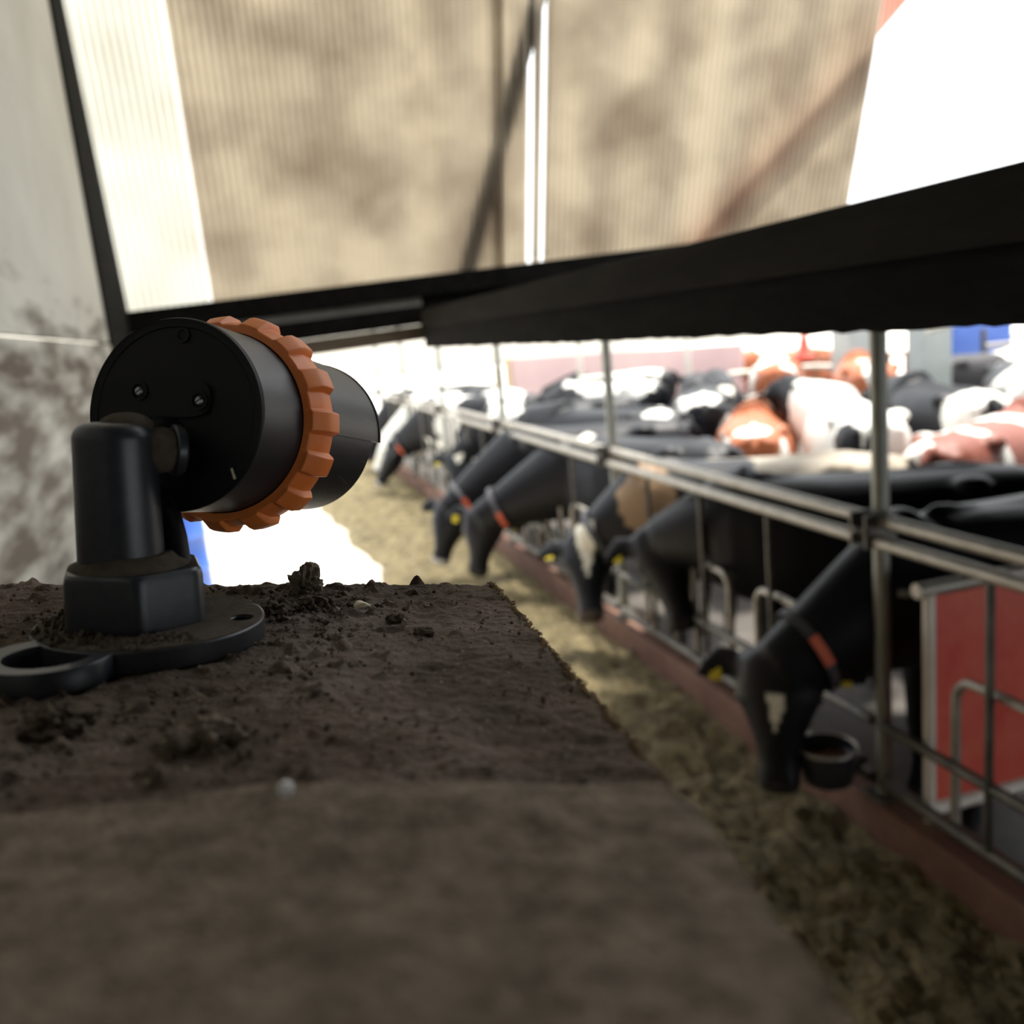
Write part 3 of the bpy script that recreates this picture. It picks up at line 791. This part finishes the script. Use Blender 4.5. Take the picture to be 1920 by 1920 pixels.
def cow(label, pos, heading, poll, muzzle, base, patches=(), voxel=.02, blaze=None, legs=True, tags=True, collar=None, seed=1.0, scale=1.0, roll=0.0, tag_side=(1,-1), muzzle_col=(.03,.028,.03), tail=True, group='cows', facing=None):
    """pos: ground point under the middle of the trunk; heading: world direction; poll, muzzle: world points"""
    hd = math.atan2(heading[1], heading[0])
    W = Matrix.Translation((pos[0], pos[1], pos[2] if len(pos) > 2 else 0)) @ Matrix.Rotation(hd, 4, 'Z') @ Matrix.Scale(scale, 4)
    Wi = W.inverted()
    pl_ = Wi @ Vector(poll); mz = Wi @ Vector(muzzle)
    mb = MB()
    X, Y, Z = Vector((1,0,0)), Vector((0,1,0)), Vector((0,0,1))
    st = [(-.93,1.16,.10,.08),(-.90,1.16,.20,.17),(-.80,1.13,.29,.25),(-.62,1.10,.335,.285),(-.42,1.07,.365,.315),(-.15,1.03,.405,.36),(.15,1.02,.415,.365),(.40,1.05,.395,.315),(.58,1.08,.36,.255),(.72,1.08,.30,.20),(.82,1.06,.20,.13)]
    rings = []
    for x, zc, hz, hw in st: rings.append((Vector((x,0,zc)), Y*hw, Z*hz))
    mb.ellring(rings, 28)
    sg = lambda q: (1 if q >= 0 else -1)*abs(q)**.78
    for i_, (x, zc, hz, hw) in enumerate(st):
        for j_ in range(28):
            w_a = 2*pi*j_/28; mb.v[i_*28+j_] = Vector((x, sg(cos(w_a))*hw, zc+sg(sin(w_a))*hz*(.97 if sin(w_a) > 0 else 1)))
    # hips, spine, withers
    for s in (-1, 1):
        mb.sph((-.50, s*.22, 1.36), (.10,.085,.055)); mb.sph((-.84, s*.13, 1.30), (.07,.06,.05)); mb.sph((.50, s*.15, 1.10), (.16,.10,.26))
        mb.sph((-.68, s*.17, 1.0), (.20,.12,.30))
    mb.tube([(-.92,0,1.36),(-.55,0,1.415),(-.1,0,1.405),(.3,0,1.40),(.55,0,1.43),(.68,0,1.36)], [.03,.035,.03,.03,.045,.04], 8)
    mb.sph((-.45,0,.62), (.21,.19,.13))                                         # udder
    if tail: mb.tube([(-.90,0,1.37),(-.98,0,1.30),(-1.0,0.02,1.05),(-.99,.03,.75),(-.985,.03,.55),(-.98,.03,.45)], [.035,.028,.022,.02,.04,.015], 8)
    if legs:
        for s in (-1, 1):
            mb.tube([(.50,s*.15,.95),(.51,s*.16,.72),(.52,s*.165,.46),(.515,s*.165,.40),(.51,s*.165,.20),(.52,s*.165,.10),(.54,s*.165,.02)], [.12,.085,.055,.058,.036,.045,.055], 12)
            mb.tube([(-.62,s*.17,.98),(-.60,s*.18,.76),(-.68,s*.18,.60),(-.76,s*.175,.50),(-.745,s*.175,.40),(-.72,s*.175,.20),(-.70,s*.175,.10),(-.67,s*.175,.02)], [.17,.13,.075,.055,.045,.037,.045,.055], 12)
    # neck from the shoulders to the poll: a bent, deep loft
    a = Vector((.50,0,1.14)); face = (mz-pl_); FL = face.length; face.normalize()
    dirn = (pl_-a); mid = a + dirn*.5 + Vector((.06,0,.02))
    nb = 9; rings = []
    end = pl_ + face*.05
    for k in range(nb):
        t = k/(nb-1)
        c = a*(1-t)**2 + (mid*2)*(t*(1-t)) + end*t**2
        d = ((mid-a)*(1-t)+(end-mid)*t).normalized()
        sd = d.cross(Z); sd = sd.normalized() if sd.length > .15 else Y.copy()
        if sd.dot(Y) > 0: sd = -sd
        dp = sd.cross(d).normalized()
        hz = .28*(1-t)**1.3 + .15; hw = .16*(1-t)+.115
        if k == 0: hz = .25
        rings.append((c - dp*0 , sd*hw, dp*hz))
    mb.ellring(rings, 22)
    # head frame: across the head, and up out of the forehead
    sdh = face.cross(Z)
    if sdh.length < .25: sdh = face.cross(-X if face.z > 0 else X)
    sdh.normalize()
    if roll: sdh = Matrix.Rotation(roll, 3, face) @ sdh
    up = sdh.cross(face).normalized()
    if facing is not None:
        fv = Vector(facing); fv = (Wi.to_3x3() @ fv).normalized(); up = (fv - face*fv.dot(face)).normalized(); sdh = face.cross(up).normalized()
    # forehead must look away from the neck
    nd = (pl_-mid).normalized()
    if facing is None and up.dot(nd) < 0 and up.z < 0: up = -up
    prof = [(-.06,.055,.06,-.02),(-.02,.100,.118,-.035),(.05,.118,.132,-.05),(.14,.125,.135,-.06),(.22,.115,.108,-.055),(.30,.098,.080,-.045),(.38,.078,.064,-.038),(.45,.072,.066,-.034),(.50,.062,.068,-.036),(.53,.038,.048,-.04)]
    kf = FL/.53; rings = []
    for t, hd_, hw, off in prof: rings.append((pl_ + face*t*kf + up*off, sdh*hw*1.36, up*hd_*1.18))
    mb.ellring(rings, 20)
    ears = []
    for s in (-1, 1):
        e0 = pl_ + face*.03*kf + sdh*s*.10 - up*.05
        e1 = e0 + sdh*s*.14 - up*.03 - face*.015; e2 = e0 + sdh*s*.26 - up*.02 + face*.05
        d = (e2-e0).normalized(); q = d.cross(up).normalized(); w_ = q.cross(d).normalized()
        mb.ellring([(e0, q*.035, w_*.03), ((e0+e1)/2, q*.065, w_*.028), (e1, q*.08, w_*.026), ((e1+e2)/2, q*.062, w_*.024), (e2, q*.018, w_*.014)], 12)
        mb.sph(pl_ + face*.15*kf + sdh*s*.138 - up*.01, .04, 8, 6)            # brow
        mb.sph(pl_ + face*.47*kf + sdh*s*.045 + up*.02, .03, 8, 6)              # nostril
        ears.append((e0, e1, e2, s))
    me = bpy.data.meshes.new('body'); me.from_pydata([tuple(v) for v in mb.v], [], mb.f)
    tmp = bpy.data.objects.new('tmp', me); COL.objects.link(tmp)
    rm = tmp.modifiers.new('r', 'REMESH'); rm.mode = 'VOXEL'; rm.voxel_size = voxel
    sm_ = tmp.modifiers.new('s', 'SMOOTH'); sm_.factor = .6; sm_.iterations = 3
    dg = bpy.context.evaluated_depsgraph_get(); dg.update()
    nm = bpy.data.meshes.new_from_object(tmp.evaluated_get(dg))
    bpy.data.objects.remove(tmp); bpy.data.meshes.remove(me)
    nm.name = 'cow_body'
    nm.shade_smooth()
    nm.materials.clear(); nm.materials.append(M['coat'])
    at = nm.color_attributes.new('coat', 'FLOAT_COLOR', 'POINT')
    for i, v in enumerate(nm.vertices):
        P = v.co; c = base
        for pc, prd, col in patches:
            if smooth_noise_patch(P, pc, prd, seed) < 1: c = col
        hp = P - pl_; tl = hp.dot(face)/kf; hs = hp.dot(sdh); hu = hp.dot(up)
        if blaze and tl > -.06 and hu > -.06:
            tb0, tb1, wb_ = blaze
            w = wb_*min(1, max(0, (tb1-tl)/(tb1-tb0)*1.5))
            if tb0 < tl < tb1 and abs(hs) < w + .012*noise.noise(P*20): c = (.78,.74,.62)
        if tl > .47 and abs(hs) < .16 and hu > -.2 and hp.length < FL*1.1: c = muzzle_col
        if P.z < .07: c = (.04,.035,.03)
        at.data[i].color = (*c, 1)
    root = bpy.data.objects.new('cow', nm); COL.objects.link(root); root.matrix_world = W
    tag(root, label, 'cow', group)
    for s in (-1, 1):
        MB().sph(pl_ + face*.155*kf + sdh*s*.163 - up*.035, (.022,.022,.022), 10, 8).build('eye', M['eye'], root)
    if tags:
        for e0, e1, e2, s in ears:
            if s not in tag_side: continue
            c = e1*.75+e2*.25 - up*.0 + Vector((0,0,-.02)); d = (e2-e0).normalized()
            q = MB(); fx = sdh; fy = face; fz = up
            TM = Matrix(((fx.x,fy.x,fz.x,c.x),(fx.y,fy.y,fz.y,c.y),(fx.z,fy.z,fz.z,c.z),(0,0,0,1)))
            q.box((-.027,-.01,.020),(.027,.055,.026), TM); q.build('ear_tag', M['tagyellow'], root, smooth=False, bevel=.004)
    if collar:
        t = .80
        c = a*(1-t)**2 + (mid*2)*(t*(1-t)) + end*t**2; d = ((mid-a)*(1-t)+(end-mid)*t).normalized()
        sd = d.cross(Z); sd = sd.normalized() if sd.length > .15 else Y.copy(); dp = sd.cross(d).normalized()
        pts = [c + sd*cos(2*pi*k/20)*(.16*.2+.115+.016) + dp*sin(2*pi*k/20)*(.28*.2**1.3+.15+.016) for k in range(20)]
        cb_ = MB(); vs = []; fs = []
        for k, p_ in enumerate(pts):
            o_ = (p_-c).normalized()
            for dx, dr_ in ((-.02,0),(.02,0),(.02,.008),(-.02,.008)): vs.append(p_ + d*dx + o_*dr_)
        for k in range(20):
            for q in range(4): fs.append((k*4+q, k*4+(q+1)%4, ((k+1)%20)*4+(q+1)%4, ((k+1)%20)*4+q))
        cb_.add(vs, fs).build('neck_collar', M['collar_dark'], root)
        if collar == 'collar':
            view = (Wi @ Vector((0,0,H)) - c).normalized()
            k0 = max(range(20), key=lambda k: (pts[k]-c).normalized().dot(view))
            tb = MB(); vs = []; fs = []
            for k in range(k0, k0+3):
                p_ = pts[k % 20]; o_ = (p_-c).normalized()
                for dx, dr_ in ((-.020,.009),(.020,.009),(.020,.024),(-.020,.024)): vs.append(p_ + d*dx + o_*dr_)
            for k in range(2):
                for q in range(4): fs.append((k*4+q, k*4+(q+1)%4, k*4+4+(q+1)%4, k*4+4+q))
            fs += [(3,2,1,0),(8,9,10,11)]
            tb.add(vs, fs).build('collar_tag', M['collar'], root)
    return root

BLK = (.006,.0065,.009); WHT = (.78,.76,.70); CRM = (.42,.36,.28); RED = (.36,.11,.045); TAN = (.30,.20,.12)
# nearest feeding cow at the right
cow('black cow nearest the camera, head lowered to the silage beside the water bowl', (3.14,3.03), (-1,.0), (1.89,3.09,.84), (1.82,3.00,.31), BLK, facing=(-.62,-.78,0), blaze=(.12,.26,.035), collar='collar', seed=2, scale=.95)
# second: all-black head
cow('black cow with an all-black face turned to the camera, right of the blazed cow', (2.98,4.00), (-.9,.42), (2.12,4.66,1.04), (2.14,4.42,.52), BLK, facing=(-.35,-.9,.1), seed=5, scale=.95)
# third: white blaze
cow('black cow with a white triangular blaze and cream back, face turned to the camera', (2.84,4.84), (-.85,.5), (1.96,5.40,.88), (1.84,5.12,.43), BLK, facing=(-.4,-.9,.1), patches=[((-.38,0,1.45),(.62,.5,.36),CRM), ((.62,.0,1.20),(.22,.5,.26),TAN), ((.14,.15,1.42),(.17,.2,.14),BLK)], blaze=(-.05,.27,.066), collar='collar_dark', seed=8, muzzle_col=(.10,.08,.08), scale=.95)
# fourth, fifth: black cows with lowered heads
cow('black cow eating with a red neck collar, behind the two bright hoops', (2.72,6.28), (-.42,.9), (1.70,7.15,.78), (1.60,7.15,.27), BLK, facing=(-.6,-.8,.1), patches=[((.45,.1,1.45),(.09,.09,.08),WHT)], collar='collar', seed=11, scale=.96)
cow('black cow eating with its muzzle tip pale, left neighbour of the red-collared cow', (2.80,7.48), (-.9,.4), (1.56,7.75,.76), (1.40,7.74,.27), BLK, facing=(-.7,-.7,.1), collar='collar', seed=14, muzzle_col=(.5,.5,.5), tags=False, scale=.96)
cow('black cow standing behind the first row, small white spots on its rump', (3.22,8.15), (-.5,.87), (2.75,9.0,1.35), (2.55,8.8,1.0), BLK, [((-.72,.12,1.38),(.12,.10,.08),WHT), ((-.45,-.2,1.36),(.12,.10,.08),WHT)], seed=28)
cow('black cow with a round white forehead spot and one ear spread', (3.2,9.5), (-.93,.25), (2.12,9.62,.98), (2.0,9.4,.50), BLK, facing=(-.4,-.9,.1), patches=[((.55,0,1.35),(.22,.4,.18),WHT)], blaze=(.04,.14,.05), seed=17)
cow('black and white cow feeding far down the alley, white shoulder and red collar', (2.95,11.9), (-.72,.7), (1.86,12.75,.76), (1.58,12.85,.26), BLK, [((.35,0,1.2),(.28,.5,.6),WHT), ((-.5,0,1.2),(.3,.5,.4),WHT)], collar='collar', seed=20, muzzle_col=(.5,.5,.5), voxel=.025)
cow('white patched cow feeding just beyond the cow with the white shoulder', (3.0,13.1), (-.8,.6), (1.95,13.8,.78), (1.7,13.9,.3), WHT, [((-.3,0,1.1),(.35,.5,.5),BLK)], seed=22, voxel=.03)
cow('distant black feeding cow at the far end of the fence', (3.0,14.8), (-.9,.4), (1.95,15.3,.8), (1.75,15.3,.3), BLK, seed=25, voxel=.03)
# second row
cow('black cow with a large white blotch on its rump, behind the long black backs', (4.62,8.80), (.45,.89), (4.9,9.95,1.1), (4.7,10.2,.7), BLK, [((-.66,.04,1.38),(.24,.24,.22),WHT), ((-.86,-.25,1.12),(.16,.12,.12),WHT)], seed=31)
cow('red brown cow seen from behind with a white rim over its rump', (4.05,6.86), (.5,.87), (4.5,7.7,1.25), (4.8,7.6,.95), RED, [((-.80,.0,1.49),(.22,.45,.13),WHT), ((-.78,-.27,1.25),(.2,.065,.24),WHT), ((-.78,.27,1.33),(.2,.065,.14),WHT)], seed=34, scale=.93)
cow('white cow with leaf-shaped black spots, standing just left of the near post', (4.55,6.20), (.42,.9), (4.70,7.38,1.50), (4.9,7.75,1.32), WHT, [((-.85,.21,1.22),(.22,.08,.15),BLK), ((-.90,.05,1.13),(.3,.06,.14),BLK), ((-.85,.26,1.03),(.3,.14,.08),BLK), ((1.05,0,1.4),(.35,.5,.5),BLK)], seed=37)
cow('black cow with a white face, lifting its head towards the left behind the blotched rump', (5.75,10.8), (-.3,-.95), (5.29,9.5,1.32), (5.02,9.15,.90), BLK, facing=(-.4,-.8,.3), blaze=(.0,.45,.09), seed=40, voxel=.025)
cow('red and white cow facing away beyond the red rump', (6.95,11.1), (.5,.87), (7.4,12.1,1.3), (7.6,12.4,1.0), RED, [((-.3,.2,1.3),(.25,.3,.4),WHT), ((-.8,-.1,1.3),(.1,.1,.25),WHT), ((.4,0,1.3),(.3,.4,.4),WHT)], seed=43, voxel=.025, scale=1.05)
cow('red and white cow farther right, back dappled with white', (7.0,9.3), (.5,.87), (7.5,10.3,1.3), (7.7,10.6,1.0), RED, [((-.8,.0,1.3),(.2,.1,.4),WHT), ((-.1,-.2,1.3),(.3,.3,.3),WHT)], seed=45, voxel=.025, scale=1.05)
cow('brown and white cow at the right picture edge, back striped with white', (4.62,4.88), (.9,.43), (5.62,5.05,1.15), (5.9,4.9,.85), (.26,.085,.06), [((-.84,.25,1.3),(.12,.28,.35),WHT), ((-.45,.15,1.32),(.10,.5,.5),WHT), ((.2,0,1.3),(.15,.5,.4),WHT)], seed=48, scale=.96)
cow('black cow partly hidden behind the near post, white flank patch', (5.75,6.6), (.3,.95), (6.0,7.75,1.3), (6.1,8.05,1.0), BLK, [((-.75,.1,1.3),(.2,.3,.3),WHT)], seed=51)
cow('white faced cow looking this way right of the near post', (7.35,7.35), (-.6,-.8), (6.65,6.45,1.35), (6.55,6.15,.92), WHT, facing=(-.6,-.8,.2), patches=[((-.2,0,1.2),(.5,.6,.6),BLK), ((.5,.3,1.1),(.2,.2,.3),TAN)], seed=54, voxel=.025)
cow('white cow with a dark flank at the far right', (8.4,6.6), (.9,-.3), (9.4,6.3,1.3), (9.7,6.2,1.0), WHT, [((.0,0,1.05),(.6,.6,.24),BLK)], seed=57, voxel=.03)
cow('dark cow standing far back at the right between rails', (8.6,9.2), (1,0), (9.6,9.2,1.3), (9.9,9.1,1.0), (.03,.028,.03), [((.3,0,1.3),(.2,.5,.3),WHT)], seed=60, voxel=.03)
cow('dark red cow far back under the rail right of centre', (9.0,14.2), (-1,.1), (7.9,14.3,1.3), (7.6,14.3,1.0), RED, seed=63, voxel=.03)
cow('distant black and white cow beyond the far end of the fence', (5.5,13.3), (-.9,.3), (4.45,13.6,1.2), (4.15,13.7,.9), BLK, [((-.3,0,1.4),(.5,.4,.3),WHT)], seed=66, voxel=.03)
cow('distant white backed cow seen over the fence left of the slim post', (4.6,11.5), (-.5,.85), (4.1,12.5,1.15), (3.95,12.8,.9), BLK, [((-.2,0,1.4),(.7,.4,.22),WHT)], seed=69, voxel=.03)

# ------------------------------------------------------------------ far part of the stable
def tubething(name, pts, r, m, label, cat, group=None, n=12):
    o = MB().tube(pts, r, n).build(name, m); tag(o, label, cat, group); return o
wf = empty('partition_wall', (4.8, 16.6, 0)); tag(wf, 'glare-paled red boarded partition wall in the bright distance', 'partition wall')
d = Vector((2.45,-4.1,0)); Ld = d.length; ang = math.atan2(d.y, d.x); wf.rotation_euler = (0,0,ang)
MB().box((0,0,.55),(Ld,.06,1.70)).build('boards', M['glarewall'], wf, smooth=False)
MB().box((0,-.08,0),(Ld,.12,.75)).build('plinth', M['tan_board'], wf, smooth=False, bevel=.01)
MB().box((-.15,-.03,0),(.0,.10,1.72)).build('end_post', M['tan_board'], wf, smooth=False, bevel=.005)
MB().box((-.45,-.02,0),(-.30,.08,1.55)).build('end_post', M['tan_board'], wf, smooth=False, bevel=.005)
gb = tag(MB().box((0,0,0),(.5,.3,.5)).build('feed_tub', M['green'], smooth=False, bevel=.03), 'small green tub in front of the glare-paled red partition wall', 'tub')
gb.location = (4.75,14.0,.62)
gs = tag(MB().box((-.3,-.1,0),(.8,.4,.62)).build('concrete_block', M['concrete'], smooth=False, bevel=.02), 'pale concrete block carrying the green tub', 'block'); gs.location = (4.75,14.0,0)
# white cubicle uprights and loops
for (x, y, l) in ((4.9,13.2,'white painted upright tube before the partition wall, left one'), (6.2,12.2,'white painted upright tube before the partition wall, right one')):
    tubething('cubicle_upright', [(x,y,0),(x,y,2.6)], .04, M['galv_light'], l, 'upright', 'white uprights of the cubicles')
def loop(x, y, dx, dy, h, label):
    pts = [Vector((x,y,0)), Vector((x,y,h-.25))]
    for q in range(1, 6):
        a = pi/2*q/5; pts.append(Vector((x+dx*.12*(1-cos(a)), y+dy*.12*(1-cos(a)), h-.25+.25*sin(a))))
    pts += [Vector((x+dx, y+dy, h)), Vector((x+dx*1.4, y+dy*1.4, h-.05))]
    return tubething('cubicle_divider', pts, .035, M['galv_light'], label, 'cubicle divider', 'tube dividers of the cubicles')
loop(6.7,12.15,1.25,-.4,1.30,'cream tube divider with a rounded corner above the cow lifting its head')
loop(4.7,12.8,.5,.0,1.42,'cream tube divider left of the middle post')
loop(5.1,12.4,.5,.0,1.42,'cream tube divider just touching the middle post')
# blue strip with grey below, left of the wall
bs = empty('blue_sign_board', (3.0,17.6,0)); tag(bs, 'low grey barrier with a blue upper strip left of the partition wall', 'barrier')
MB().box((0,0,.5),(1.75,.05,.92)).build('panel', M['palegrey'], bs, smooth=False)
MB().box((0,-.01,.92),(1.75,.06,1.2)).build('blue_strip', M['bluegrey'], bs, smooth=False)
for x in (.05,.65,1.7): MB().box((x-.06,-.05,0),(x+.06,.1,1.22)).build('post', M['tan_board'], bs, smooth=False)
# grey column behind the near post
cl = MB().box((-.17,-.12,0),(.17,.12,2.6)).build('column', M['palegrey'], smooth=False, bevel=.01); cl.location = (6.6,7.75,0); structure(cl); cl.name = 'wall_column'
cl = MB().box((-.2,-.2,0),(.2,.2,2.7)).build('column', M['palegrey'], smooth=False, bevel=.01); cl.location = (8.1,11.0,0); structure(cl); cl.name = 'wall_column'
# rails across the passage at the right
rl = empty('cross_rail_gate', (7.6,9.2,0)); tag(rl, 'pale horizontal tube gate across the passage behind the white cow', 'gate')
for z in (1.05,.7): MB().tube([(0,0,z),(3.8,-1.5,z)], .04, 12).build('rail', M['galv_light'], rl)
for t in (0,.5,1): MB().tube([(3.8*t,-1.5*t,0),(3.8*t,-1.5*t,1.35)], .035, 12).build('upright', M['galv_dirty'], rl)
sp_ = tubething('dark_stall_post', [(6.25,6.15,0),(6.25,6.15,1.98)], .035, M['rust'], 'thin dark brown stall post at the far right', 'post')
tt = tubething('white_tube', [(6.1,7.2,1.87),(6.9,6.9,2.02)], .03, M['galv_light'], 'short white tube sloping beside the near post', 'tube')
ht = MB(); 
rb = empty('rusty_bar_grid', (8.0,13.2,0)); tag(rb, 'rust brown barred gate in the far background right of the red cows', 'gate')
for k in range(9): MB().tube([(.25*k,-.12*k,.2),(.25*k,-.12*k,1.3)], .04, 8).build('bar', M['rust'], rb)
for z in (.25,1.3): MB().tube([(-.05,.02,z),(2.1,-1.0,z)], .035, 8).build('rail', M['rust'], rb)
rd = tag(MB().lathe([(.16,0),(.16,.05),(.10,.12),(.03,.5),(.02,.55)], None, 24).build('traffic_cone', M['red']), 'small red cone shape standing on the far gate', 'cone'); rd.location = (8.6,12.9,1.33)
fw = empty('far_building', (3.0,60,0)); tag(fw, 'sunlit white building far outside the open barn end', 'building')
MB().box((-30,0,0),(70,6,5)).build('wall', M['yard'], fw, smooth=False)
b2 = MB().box((9.6,11.4,0),(11.2,11.5,1.78)).build('blue_board', M['blue'], smooth=False); tag(b2, 'blue board standing at the far right, its top just under the beam', 'board')
for k in range(4):
    y = 7.9+1.6*k
    rl2 = empty('stall_divider', (9.4+.5*k, y, 0)); tag(rl2, ['nearest stall divider of tubes at the far right', 'second stall divider of tubes at the far right', 'third stall divider of tubes at the far right', 'rearmost stall divider of tubes at the far right'][k], 'stall divider', 'stall dividers at the far right')
    for z in (.6,1.0,1.35): MB().tube([(0,0,z),(2.4,-.6,z)], .035, 10).build('rail', M['galv'], rl2)
    MB().tube([(0,0,0),(0,0,1.6)], .04, 10).build('upright', M['galv_dirty'], rl2)
